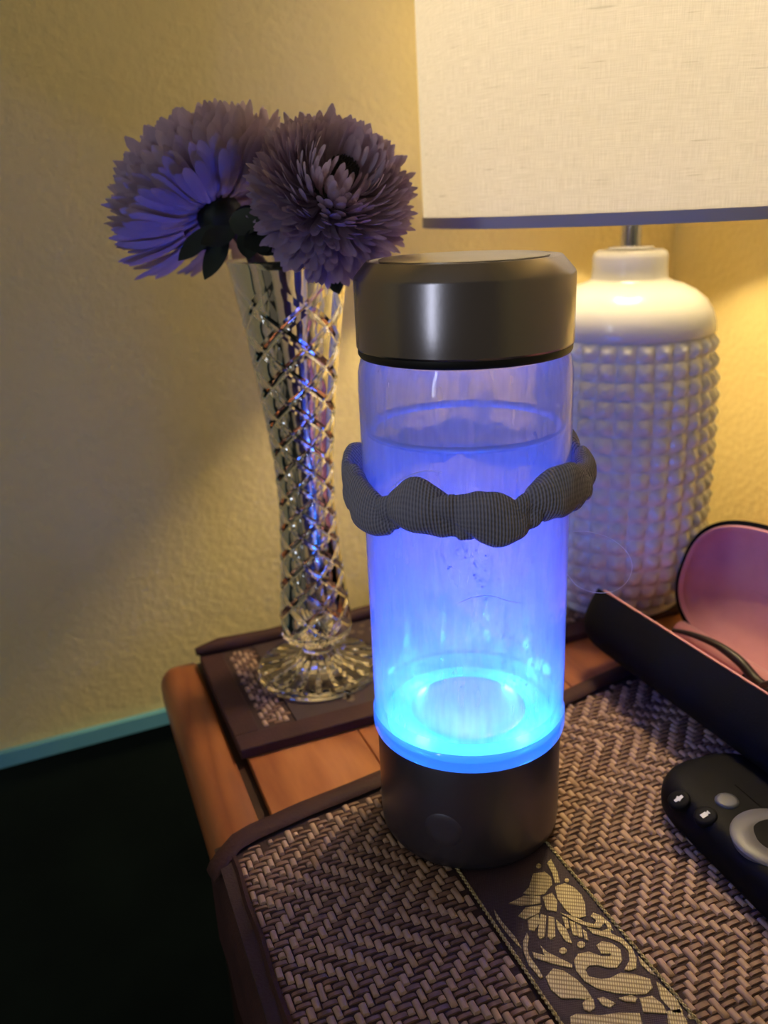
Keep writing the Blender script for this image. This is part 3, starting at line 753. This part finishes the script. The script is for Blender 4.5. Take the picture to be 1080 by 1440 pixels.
# ------------------------------------------------------------------ crystal vase
VX, VY = -.0222, .1305
vase = thing('crystal_vase', 'slim cut crystal vase with diamond facets and round fluted foot', 'vase', (VX, VY, VZ))
prof_v = [(.0260, .0185), (.031, .0186), (.0473, .0172), (.0712, .0151), (.0943, .0139), (.1165, .0145), (.138, .0167), (.159, .0194), (.179, .0222), (.198, .0254), (.2105, .0277)]
def rv(z):
    if z <= prof_v[0][0]: return prof_v[0][1]
    for (z0, r0), (z1, r1) in zip(prof_v, prof_v[1:]):
        if z <= z1:
            t = (z - z0) / (z1 - z0); return r0 + (r1 - r0) * t
    return prof_v[-1][1]
def vase_mesh():
    NA = 6; z0, z1 = .027, .2105
    # diamond height follows the local width: integrate
    zs = [z0]
    while zs[-1] < z1 + .02: zs.append(zs[-1] + rv(min(zs[-1], z1)) * 2 * PI / NA * .86)
    def zof(v):
        i = min(int(v), len(zs) - 2); return zs[i] + (zs[i + 1] - zs[i]) * (v - i)
    st = [0, .07, .16, .33, .5, .67, .84, .93, 1]
    def g(x):
        d = min(x, 1 - x); return 1 - min(1, d / .13)
    mb = MB(); n = len(st)
    for row in range(-1, len(zs) * 1):
        for half in (0, 1):
            for k in range(NA):
                u0, v0 = k + half * .5, row + half * .5      # diamond centred at (u0, v0)
                vs = []
                for s_ in st:
                    for t in st:
                        u = u0 + (s_ - t) * .5; v = v0 + (s_ + t - 1) * .5
                        z = zof(max(0, v)) if v > 0 else z0
                        fade = min(1, max(0, (z1 - .008 - z) / .022)) * min(1, max(0, (z - z0) / .004))
                        z = min(max(z, z0), z1)
                        dep = .0015 * max(g(s_), g(t)) - .00012 * (1 - max(abs(s_ - .5), abs(t - .5)) * 2) * 1.0
                        rr = rv(z) - dep * fade
                        a = 2 * PI * u / NA
                        vs.append((rr * math.cos(a), rr * math.sin(a), z))
                if max(p[2] for p in vs) - min(p[2] for p in vs) < 1e-6: continue
                fs = [(i * n + j, (i + 1) * n + j, (i + 1) * n + j + 1, i * n + j + 1) for i in range(n - 1) for j in range(n - 1)]
                mb.add(vs, fs)
    nseg = 72
    inner = [(rv(z1) - .0006, z1 + .0006), (rv(z1) - .0018, z1 + .0004), (rv(z1) - .0026, z1 - .001)]
    for q in range(12):
        z = z1 - .004 - (z1 - .004 - .040) * q / 11; inner.append((rv(z) - .0045, z))
    inner += [(.008, .0350), (.0025, .0335), (0, .0333)]
    mb.lathe([(rv(z1), z1)] + inner, nseg)
    # knop and fluted foot
    NF = 20
    def foot(r, z, t):
        if r < .007 or r > .0305 or z < .0035: return r, z
        c = abs(((t * NF / (2 * PI)) % 1) - .5) * 2          # 1 in the cut
        cut = max(0, 1 - (1 - c) / .30)
        return r, z - .0022 * cut * min(1, (r - .007) / .008)
    fp = [(.0185, .027), (.0176, .0245), (.0150, .0225), (.0105, .0205), (.0080, .0170), (.0082, .0135), (.0100, .0108), (.0140, .0090), (.0190, .0076), (.0245, .0062), (.0295, .0052), (.0308, .0046), (.0322, .0040), (.0326, .0025), (.0322, .0006), (.0300, .0), (.020, .0008), (0, .0012)]
    mb.lathe(fp, NF * 10, fn=foot)
    me = bpy.data.meshes.new('vase_glass'); me.from_pydata(mb.v, [], mb.f); me.update()
    bm = bmesh.new(); bm.from_mesh(me)
    bmesh.ops.remove_doubles(bm, verts=bm.verts, dist=.00002)
    bmesh.ops.dissolve_degenerate(bm, edges=bm.edges, dist=.00001)
    bmesh.ops.recalc_face_normals(bm, faces=bm.faces); bm.to_mesh(me); bm.free()
    me.polygons.foreach_set('use_smooth', [True] * len(me.polygons)); me.set_sharp_from_angle(angle=math.radians(9))
    return me
link('glass_body', vase_mesh(), M['crystal'], vase)

# ------------------------------------------------------------------ flowers
def petal_mesh(curl, wid, seed):
    r = random.Random(seed); st = [0, .22, .45, .66, .82, .93, 1]
    wd = [.30, .50, .82, 1.0, .96, .70, .14]
    vs, fs = [], []
    y = z = 0; ang = -.10; prev = 0
    for i, s_ in enumerate(st):
        ds = s_ - prev; prev = s_
        ang += curl * ds; y += ds * math.cos(ang); z += ds * math.sin(ang)
        ww = wd[i] * wid / 2; cup = .32 * ww
        vs += [(-ww, y, z + cup), (0, y, z), (ww, y, z + cup)]
    for i in range(len(st) - 1):
        for j in range(2): fs.append((i * 3 + j, i * 3 + j + 1, (i + 1) * 3 + j + 1, (i + 1) * 3 + j))
    me = bpy.data.meshes.new('petal'); me.from_pydata(vs, [], fs); me.update()
    me.polygons.foreach_set('use_smooth', [True] * len(me.polygons)); me.materials.append(M['petal'])
    return me
PET = {(c, q): petal_mesh(cv + .12 * (q - 1), .112 + .014 * q, c * 7 + q) for c, cv in enumerate((1.15, .95, .70, .45)) for q in range(3)}
VTOP = VZ + .2105
def leaf_mesh(ln, wd, bend):
    vs, fs = [], []; n = 9; y = z = 0; a = 0
    for i in range(n):
        s_ = i / (n - 1); ww = wd / 2 * math.sin(PI * min(1, .06 + .94 * s_)) ** .8 + .0002
        a = bend * s_; 
        if i: y += ln / (n - 1) * math.cos(a); z += ln / (n - 1) * math.sin(a)
        vs += [(-ww, y, z + .25 * ww), (0, y, z), (ww, y, z + .25 * ww)]
    for i in range(n - 1):
        for j in range(2): fs.append((i * 3 + j, i * 3 + j + 1, (i + 1) * 3 + j + 1, (i + 1) * 3 + j))
    return MB().add(vs, fs)
def orient(yv, zv):
    y = Vector(yv).normalized(); x = y.cross(Vector(zv)); x.normalize(); z = x.cross(y)
    return Matrix((x, y, z)).transposed()
def flower(label, cen, axis, R, N, stem, leaves, squash=1.0, phimax=118, seed=1, phimin=13):
    root = thing('cut_flower', label, 'flower', cen, 0, None)
    ax = Vector(axis).normalized(); tx = ax.cross(Vector((0, 0, 1))); tx.normalize(); ty = ax.cross(tx)
    r = random.Random(seed); c0, c1 = math.cos(math.radians(phimin)), math.cos(math.radians(phimax))
    todo = []
    for i in range(N):
        s_ = (i + .5) / N; ph = math.acos(c0 + (c1 - c0) * s_); th = i * 2.399963 + r.uniform(-.12, .12)
        ph += r.uniform(-.05, .05)
        rad = tx * math.cos(th) + ty * math.sin(th)
        phd = math.degrees(ph)
        d = ax * math.cos(ph) + rad * math.sin(ph)
        inward = (-ax * math.sin(ph) + rad * math.cos(ph)) * -1    # towards the flower's axis
        band = 0 if phd < 38 else 1 if phd < 68 else 2 if phd < 96 else 3
        ln = R * (.70 + .30 * min(1, phd / 60)) * r.uniform(.90, 1.07) * (1 + (squash - 1) * max(0, math.cos(ph)))
        # start direction is tilted outwards so the petal bends back to its place on the dome
        tilt = (.50, .42, .30, .18)[band]
        y = d * math.cos(tilt) - inward * math.sin(tilt)
        rot = orient(y, inward)
        off = rad * .0035 * math.sin(ph) + ax * .002
        if phd > 20 and i % 4:                      # short overlapping rows near the outside of the dome
            off = d * R * .40 - inward * R * .10; ln *= .66
        me = PET[(band, r.randrange(3))]
        wsc = R * (.98 if phd > 38 else .72) * r.uniform(.9, 1.1)
        todo.append((-(d.dot(camb)) + .5 * (phd < 26), me, Matrix.Translation(off) @ rot.to_4x4() @ Matrix.Diagonal((wsc, ln, ln, 1))))
    todo.sort(key=lambda q: q[0])
    rest = MB()
    for q, (_, me, mx) in enumerate(todo):
        if q < 300:
            o = link('petal', me, None, root); o.matrix_local = mx
        else: rest.add([mx @ v.co for v in me.vertices], [tuple(p.vertices) for p in me.polygons])
    if rest.v: stuff(rest.build('back_petals', M['petal'], root, auto=None))
    # disc, calyx, stem
    dm = MB()
    for k in range(90):
        q = math.sqrt((k + .5) / 90) * .0058; th = k * 2.39996
        p = ax * (R * .60 - 40 * q * q) + tx * q * math.cos(th) + ty * q * math.sin(th)
        dm.tube([p - ax * .008, p, p + ax * .0012], [.0006, .0006, .0002], 5)
    dm.build('disc', M['disc'], root)
    cm = MB()
    cl = [(.0, -.011), (.0035, -.0105), (.0080, -.007), (.0105, -.002), (.0095, .004), (.005, .008), (0, .009)]
    n = 20; vs = []
    for (q, z) in cl:
        for k in range(n):
            a = 2 * PI * k / n; vs.append(ax * z + (tx * math.cos(a) + ty * math.sin(a)) * q)
    fs = [(i * n + k, i * n + (k + 1) % n, (i + 1) * n + (k + 1) % n, (i + 1) * n + k) for i in range(len(cl) - 1) for k in range(n)]
    cm.add(vs, fs).build('calyx', M['leaf'], root)
    sp = smoothpath([Vector(p) - Vector(cen) for p in stem], 6)
    MB().tube(sp, [.0030] * 8 + [.0041] * (len(sp) - 8), 10).build('stem', M['stem'], root)
    for (p, d, z, ln, wd, bend) in leaves:
        o = leaf_mesh(ln, wd, bend).build('leaf', M['leaf'], root)
        o.matrix_local = Matrix.Translation(Vector(p) - Vector(cen)) @ orient(d, z).to_4x4()
    return root
camr = Vector(MW[:, 0]); camu = Vector(-MW[:, 1]); camb = Vector(-MW[:, 2])
vt = Vector((VX, VY, VTOP))
cL = at(308, 300, .412); cR = at(465, 280, .376)
def L_(u, v, d, to, ln, wd=.009, bend=.5):
    p = at(u, v, d); q = at(*to, d - .004); return (p, (q - p), camb, ln, wd, bend)
mid = Vector((VX, VY, VZ))
flower('lilac many petalled flower head tilted away over the vase rim, underside showing', cL, -camr * .44 + camu * .86 + camb * -.12, .0455, 760,
       [cL, at(345, 345, .405), Vector((VX - .006, VY + .002, VZ + .19)), mid + Vector((-.003, .002, .13)), mid + Vector((.002, -.002, .085)), mid + Vector((-.001, .004, .040))],
       [L_(300, 318, .395, (238, 388), .022, .008, .3), L_(318, 325, .395, (290, 402), .024, .009, .4), L_(330, 322, .392, (284, 350), .018, .009), L_(350, 318, .388, (352, 362), .016, .010),
        L_(372, 318, .388, (330, 300), .016, .010), L_(340, 300, .385, (366, 335), .016, .011), L_(345, 322, .378, (392, 345), .018, .012), L_(360, 305, .378, (372, 350), .018, .012), L_(385, 330, .375, (350, 350), .016, .011), L_(325, 305, .380, (352, 318), .016, .012), L_(395, 318, .372, (412, 352), .014, .011), L_(320, 335, .40, (268, 345), .018, .006, -.3), L_(356, 345, .385, (400, 352), .015, .008)], 1.0, 88, 3)
flower('large round lilac flower head facing the room, dark centre showing', cR, camr * .34 + camu * .36 + camb * .80, .0325, 820,
       [cR, at(440, 330, .385), Vector((VX + .008, VY - .004, VZ + .19)), mid + Vector((.005, -.002, .13)), mid + Vector((-.003, .002, .085)), mid + Vector((.004, -.001, .040))],
       [L_(462, 365, .385, (475, 408), .016, .009, .2), L_(420, 335, .385, (390, 360), .015, .010), L_(398, 322, .385, (384, 350), .014, .010), L_(425, 345, .38, (440, 372), .012, .008), L_(405, 352, .385, (360, 350), .018, .006)], 1.0, 122, 9, 19)

# ------------------------------------------------------------------ table lamp
LX, LY = .1720, .1405
lamp = thing('table_lamp', 'white ceramic table lamp with bobble textured body and linen drum shade', 'lamp', (LX, LY, LZ))
def lamp_body():
    rows, cols, sub = 16, 30, 8
    zb0, zb1 = .006, .160
    def r0(z):
        t = (z - zb0) / (zb1 - zb0)
        return .0478 + .0030 * math.sin(PI * min(1, max(0, t)) * .95) - .0075 * max(0, 1 - t / .16) ** 2 - .0012 * max(0, t - .8) / .2
    nz = rows * sub; na = cols * sub; vs, fs = [], []
    prof = [(.0, 0), (.034, 0), (.0375, .0008), (.0395, .003)]
    rings = []
    for r_, z in prof: rings.append([(r_, z)] * na)
    for i in range(nz + 1):
        z = zb0 + (zb1 - zb0) * i / nz; ring = []
        fz = abs(math.sin(PI * i / sub)) ** .9
        for k in range(na):
            fa = abs(math.sin(PI * k / sub)) ** .9
            ring.append((r0(z) + .0038 * fz * fa - .0020, z))
        rings.append(ring)
    for r_, z in [(.0472, .1615), (.0468, .166), (.0448, .1725), (.0410, .1780), (.0355, .1825), (.0290, .1858), (.0235, .1875), (.0212, .1885), (.0203, .1900), (.0199, .1950), (.0199, .2005), (.0190, .2030), (.0170, .2042), (.010, .2044), (0, .2044)]:
        rings.append([(r_, z)] * na)
    for ring in rings:
        for k, (r_, z) in enumerate(ring):
            a = 2 * PI * k / na; vs.append((r_ * math.cos(a), r_ * math.sin(a), z))
    for i in range(len(rings) - 1):
        for k in range(na): fs.append((i * na + k, i * na + (k + 1) % na, (i + 1) * na + (k + 1) % na, (i + 1) * na + k))
    return MB().add(vs, fs)
lamp_body().build('ceramic_body', M['ceramic'], lamp, auto=75)
MB().lathe([(.0, .2044), (.0118, .2044), (.0122, .2050), (.0118, .2058), (.009, .2060), (0, .2060)], 40).build('neck_disc', M['chrome'], lamp, auto=40)
MB().lathe([(.0055, .2058), (.0055, .2400), (0, .2400)], 32).build('rod', M['chrome'], lamp, auto=40)
M['socket'] = pmat('white_socket', (.7, .68, .62), .5)
MB().lathe([(0, .2400), (.0165, .2402), (.0175, .242), (.0175, .268), (.0160, .271), (0, .271)], 40).build('socket', M['socket'], lamp, auto=40)
BZ = .348
MB().lathe([(.0, BZ - .030), (.011, BZ - .028), (.013, BZ - .020), (.018, BZ - .010), (.023, BZ + .002), (.024, BZ + .010), (.022, BZ + .019), (.015, BZ + .027), (.006, BZ + .031), (0, BZ + .0315)], 40).build('bulb', M['bulb'], lamp)
SR = .1115; SZ0, SZ1 = .2225, .395
def shade():
    n = 160; mb = MB(); zs = [SZ0 + (SZ1 - SZ0) * k / 12 for k in range(13)]
    outer = [(SR + .0028 * (z - SZ0) / .17, z) for z in zs]; inner = [(r_ - .0012, z) for r_, z in outer][::-1]
    mb.lathe(outer + inner, n, closed=True)
    me = mb.mesh('shade', True, 50)
    uv = me.uv_layers.new(name='UVMap')
    for p in me.polygons:
        ks = [v % n for v in p.vertices]
        for li in p.loop_indices:
            v = me.loops[li].vertex_index; k = v % n
            if k == 0 and max(ks) == n - 1: k = n
            uv.data[li].uv = (k / n * .70, me.vertices[v].co.z)
    return me
sh = link('shade', shade(), M['shade'], lamp)
for z0, z1, rr in ((SZ0 - .0026, SZ0 + .0026, SR), (SZ1 - .0022, SZ1 + .0012, SR + .0029)):
    MB().lathe([(rr + .0005, z0), (rr + .0005, z1), (rr - .0018, z1), (rr - .0018, z0)], 120, closed=True).build('binding', M['shade_rim'], sh, auto=40)
MB().tube([(.020 * math.cos(k * PI / 12), .020 * math.sin(k * PI / 12), .2705) for k in range(24)], .0012, 6, closed=True).build('fitter_ring', M['chrome'], lamp)
for k in range(3):
    a = .5 + k * 2 * PI / 3
    MB().tube([(.020 * math.cos(a), .020 * math.sin(a), .2705), (.07 * math.cos(a), .07 * math.sin(a), .2705), (SR * math.cos(a), SR * math.sin(a), .2705)], .0011, 6).build('fitter_arm', M['chrome'], lamp)
lt = bpy.data.lights.new('bulb_light', 'POINT'); lt.energy = LAMP_POWER; lt.color = LAMP_COL; lt.shadow_soft_size = .026
lo = bpy.data.objects.new('bulb_light', lt); COL.objects.link(lo); lo.parent = lamp; lo.location = (0, 0, BZ)

# ------------------------------------------------------------------ open spectacle case standing on its hinge
case = thing('glasses_case', 'black clamshell glasses case lying open with mauve velvet lining', 'case', (.160, .0, .004))
CO = Vector((.160, 0, .004))
def shell(rim0, n_, d_, W_, D_, y0, y1, prefix, ey=3.2, ex_=2.6, pw=.55):
    """half shell: rim0 = outer rim point (x,z), n_ = towards the hinge, d_ = depth direction; long axis along y"""
    n_ = Vector((n_[0], 0, n_[1])).normalized(); d_ = Vector((d_[0], 0, d_[1])).normalized(); o = Vector((rim0[0], 0, rim0[1]))
    L = (y1 - y0) / 2; yc = (y0 + y1) / 2; NA, NR = 72, 12
    def outline(a, sc=1.0):
        # rounded-end plan: straight along the hinge side, round on the outer side
        e = 2.0 / ey; c, s_ = math.cos(a), math.sin(a)
        y = yc + (L - W_ / 2 * (1 - sc)) * math.copysign(abs(c) ** e, c)
        x = W_ / 2 - W_ / 2 * sc * math.copysign(abs(s_) ** (2.0 / ex_), s_)
        return x, y
    def surf(scale, depth):
        vs, fs = [], []
        for i in range(NR + 1):
            t = i / NR * PI / 2; sc = max(.001, math.cos(t) ** pw) * scale; dp = depth * math.sin(t) ** .9
            for k in range(NA):
                x, y = outline(2 * PI * k / NA, sc); vs.append(o + n_ * x + d_ * dp + Vector((0, y, 0)) - CO)
        for i in range(NR):
            for k in range(NA): fs.append((i * NA + k, i * NA + (k + 1) % NA, (i + 1) * NA + (k + 1) % NA, (i + 1) * NA + k))
        return vs, fs
    def rest(vs, zmin): return [Vector((v.x, v.y, max(v.z, zmin - CO.z))) for v in vs]      # flat where it sits on the mat
    ov, of = surf(1.0, D_); sh_ = MB().add(rest(ov, .0030), of)
    # rim flange
    rv_, rf = [], []
    for sc in (1.0, .93):
        for k in range(NA):
            x, y = outline(2 * PI * k / NA, sc); rv_.append(o + n_ * x + Vector((0, y, 0)) - CO)
    rf = [(k, (k + 1) % NA, NA + (k + 1) % NA, NA + k) for k in range(NA)]
    sh_.add(rv_, rf)
    a_ = sh_.build(prefix, M['caseblack'], case, auto=60)
    iv, if_ = surf(.912, D_ - .003)
    lip = []
    for sc, h in ((.932, -.0004), (.905, -.0012), (.875, .0010)):
        for k in range(NA):
            x, y = outline(2 * PI * k / NA, sc); lip.append(o + n_ * x + d_ * h + Vector((0, y, 0)) - CO)
    lf = [(i * NA + k, i * NA + (k + 1) % NA, (i + 1) * NA + (k + 1) % NA, (i + 1) * NA + k) for i in range(2) for k in range(NA)]
    lb = MB().add(rest(iv, .0055), if_).add(lip, lf); lb.build('lining', M['pink'], a_, auto=60)
    return a_
n1 = (.781, -.624); d1 = (-.624, -.781)
shell((.1136, .0470), n1, d1, .060, .0262, -.076, .0815, 'lower_shell', 14.0, 9.0, .30)
hx, hz = .1136 + .781 * .060, .0470 - .624 * .060
n2 = Vector((-.34, -.94)).normalized(); d2 = (.94, -.34)
W2 = .0745
shell((hx + .004 - n2[0] * W2, hz - n2[1] * W2), (n2[0], n2[1]), d2, W2, .020, -.072, .0880, 'upper_shell')
MB().tube([(hx - .160 + .002, -.065, hz - .004 - .0005), (hx - .160 + .002, .066, hz - .004 - .0005)], .0022, 10).build('hinge', M['black'], case)
MB().tube([(hx - .160 + .0035, -.070, hz - .004 + .0045), (hx - .160 + .0035, .070, hz - .004 + .0045)], .0050, 12).build('hinge_lining', M['pink'], case)

# spectacles resting in the fold
gl = thing('spectacles', 'dark framed spectacles resting inside the open case', 'glasses', (.150, 0, .02))
GO = Vector((.150, 0, .02))
def gp(u, v, d): return at(u, v, d) - GO
tp = smoothpath([gp(946, 886, .395), gp(975, 893, .387), gp(1010, 908, .376), gp(1040, 930, .366), gp(1062, 955, .358), gp(1078, 968, .352), gp(1100, 990, .345), gp(1150, 1045, .330)], 5)
M['frame'] = pmat('dark_brown_acetate', (.022, .012, .012), .45, spec=.3)
MB().tube(tp, [.0010 + .0013 * min(1, i / 14) for i in range(len(tp))], 10).build('temple', M['frame'], gl)
tp2 = smoothpath([gp(1045, 950, .362), gp(1072, 970, .354), gp(1110, 1000, .343), gp(1165, 1055, .326)], 5)
MB().tube(tp2, [.0009 + .0014 * min(1, i / 8) for i in range(len(tp2))], 10).build('temple', M['frame'], gl)
e = Vector(tp[-1]); 
for s_ in (0, 1):
    c = e + Vector((-.004, -.002 + -.0 * s_, .004)) + Vector((.016, -.012, -.002)) * (2 * s_ - 1) * .0 + Vector((0, -.020 - .046 * s_ + .033, .000))
    MB().tube([c + Vector((.004 * math.cos(k * PI / 16), .021 * math.cos(k * PI / 16), .013 * math.sin(k * PI / 16))) for k in range(32)], .0014, 8, closed=True).build('lens_rim', M['frame'], gl)

# ------------------------------------------------------------------ remote control
RA = math.radians(-3)
rem = thing('remote_control', 'black remote control with round buttons and grey direction ring', 'remote', (.0878, -.098, .0027), RA)
def remote_body():
    W_, L_2, Hh = .0245, .0735, .0165
    vs, fs = [], []; NA = 64
    secs = [(.80, 0), (.93, .0006), (.985, .0030), (1, .0070), (.985, .0110), (.93, .0140), (.84, .0158), (.72, .0164), (.4, .0167), (0.001, .0168)]
    for sc, z in secs:
        for k in range(NA):
            a = 2 * PI * k / NA; c, s_ = math.cos(a), math.sin(a); e_ = 2 / 4.2
            off = (1 - sc) * W_
            vs.append(((W_ - off) * math.copysign(abs(c) ** (2 / 3.2), c), (L_2 - off) * math.copysign(abs(s_) ** (2 / 7.0), s_) if False else math.copysign(1, s_) * (L_2 - off - (W_ - off) * 0.9 + (W_ - off) * .9 * abs(s_) ** .62) if abs(s_) > 1e-6 else 0, z))
    # rebuild as a stadium outline for a clean rounded end
    vs = []
    for sc, z in secs:
        wq = W_ * sc if sc > .05 else .0002
        off = W_ - wq
        for k in range(NA):
            a = 2 * PI * k / NA; c, s_ = math.cos(a), math.sin(a)
            x = wq * math.copysign(abs(c) ** .72, c)
            y = wq * math.copysign(abs(s_) ** .72, s_) + math.copysign(L_2 - W_, s_) * (1 if k % (NA // 2) else 0)
            vs.append((x, y, z))
    for i in range(len(secs) - 1):
        for k in range(NA): fs.append((i * NA + k, i * NA + (k + 1) % NA, (i + 1) * NA + (k + 1) % NA, (i + 1) * NA + k))
    fs.append(tuple(range(NA - 1, -1, -1)))
    return MB().add(vs, fs)
remote_body().build('body', M['black'], rem, auto=70)
Rinv = Matrix.Rotation(-RA, 3, 'Z')
def rp(u, v, z=.0195): return Rinv @ (onz(u, v, z) - Vector((.0878, -.098, .0027)))
def btn(u, v, r_, mat, name='button', h=.0005, icon=None):
    p = rp(u, v, .0188); q = min(1, abs(p.x) / .0245); zs = .0167 - .0006 * max(0, q - .4) - .012 * max(0, q - .6) ** 2   # the body's crown at that spot
    o = MB().lathe([(0, -.002), (r_, -.002), (r_, 0), (r_ * .92, h * .7), (r_ * .7, h * .95), (r_ * .3, h * 1.05), (0, h * 1.05)], 28).build(name, mat, rem, auto=50)
    o.location = (p.x, p.y, zs + .0002); o.rotation_euler = (0, -.26 * max(0, q - .3) / .4, 0)
    if icon:
        MB().prism(icon, h * 1.05, h * 1.05 + .00015).build('icon', M['white_icon'], o, smooth=False)
    return o
M['greybtn'] = pmat('grey_blue_plastic', (.055, .06, .085), .5)
M['greyring'] = pmat('grey_ring_plastic', (.10, .10, .125), .45)
ic1 = [(-.0018, -.0006), (-.0006, -.0007), (-.0004, -.0013), (.0006, -.0009), (.0019, -.0007), (.0019, .0006), (.0007, .0006), (.0003, .0013), (-.0005, .0007), (-.0018, .0006)]
ic2 = [(-.0016, -.0010), (.0008, -.0010), (.0008, -.0004), (.0018, -.0009), (.0018, .0009), (.0008, .0004), (.0008, .0010), (-.0016, .0010)]
btn(955, 1121, .0043, M['black'], icon=ic1); btn(992, 1146, .0043, M['black'], icon=ic2); btn(1022, 1129, .0044, M['greybtn'], h=.0008)
pc = rp(1094, 1178); zr = pc.z - .0006
rg = MB().lathe([(.0062, zr - .002), (.0158, zr - .002), (.0160, zr + .0002), (.0152, zr + .0010), (.0074, zr + .0004), (.0064, zr - .0002)], 56, closed=True).build('direction_ring', M['greyring'], rem, auto=50); rg.location = (pc.x, pc.y, 0)
cb_ = MB().lathe([(0, zr - .002), (.0060, zr - .002), (.0060, zr - .0004), (.0054, zr + .0002), (0, zr + .0003)], 40).build('select_button', M['black'], rem, auto=50); cb_.location = (pc.x, pc.y, 0)
for (x, y) in [(-.011, -.012), (0, -.012), (.011, -.012), (-.011, -.028), (0, -.028), (.011, -.028)]:
    o = MB().lathe([(0, .0145), (.0045, .0145), (.0045, .0166), (.0040, .0172), (0, .0174)], 24).build('button', M['black'], rem, auto=50); o.location = (x, y, 0)

# ------------------------------------------------------------------ stray hairs
def hair(label, pts, rad=.00009):
    P = smoothpath(pts, 8); b = Vector(P[0])
    o = MB().tube([p - b for p in P], rad, 5).build('hair_strand', M['hair']); o.location = b
    tag(o, label, 'hair'); return o
hair('fine pale hair stuck across the bottle glass below the scrunchie', [oncyl(u, v, .03642) for u, v in ((645, 848), (665, 840), (690, 838), (715, 845), (730, 848))])
hair('fine pale hair arched on the bottle glass just above the scrunchie', [oncyl(u, v, .03642) for u, v in ((545, 692), (562, 676), (580, 667), (600, 662), (622, 664))])
hair('long pale hair looping out from the scrunchie in front of the lamp', [at(u, v, d) for u, v, d in ((806, 747, .283), (830, 748, .286), (860, 758, .289), (882, 777, .290), (889, 798, .290), (880, 820, .289), (860, 832, .287), (835, 833, .285), (812, 824, .283), (798, 808, .2835))])
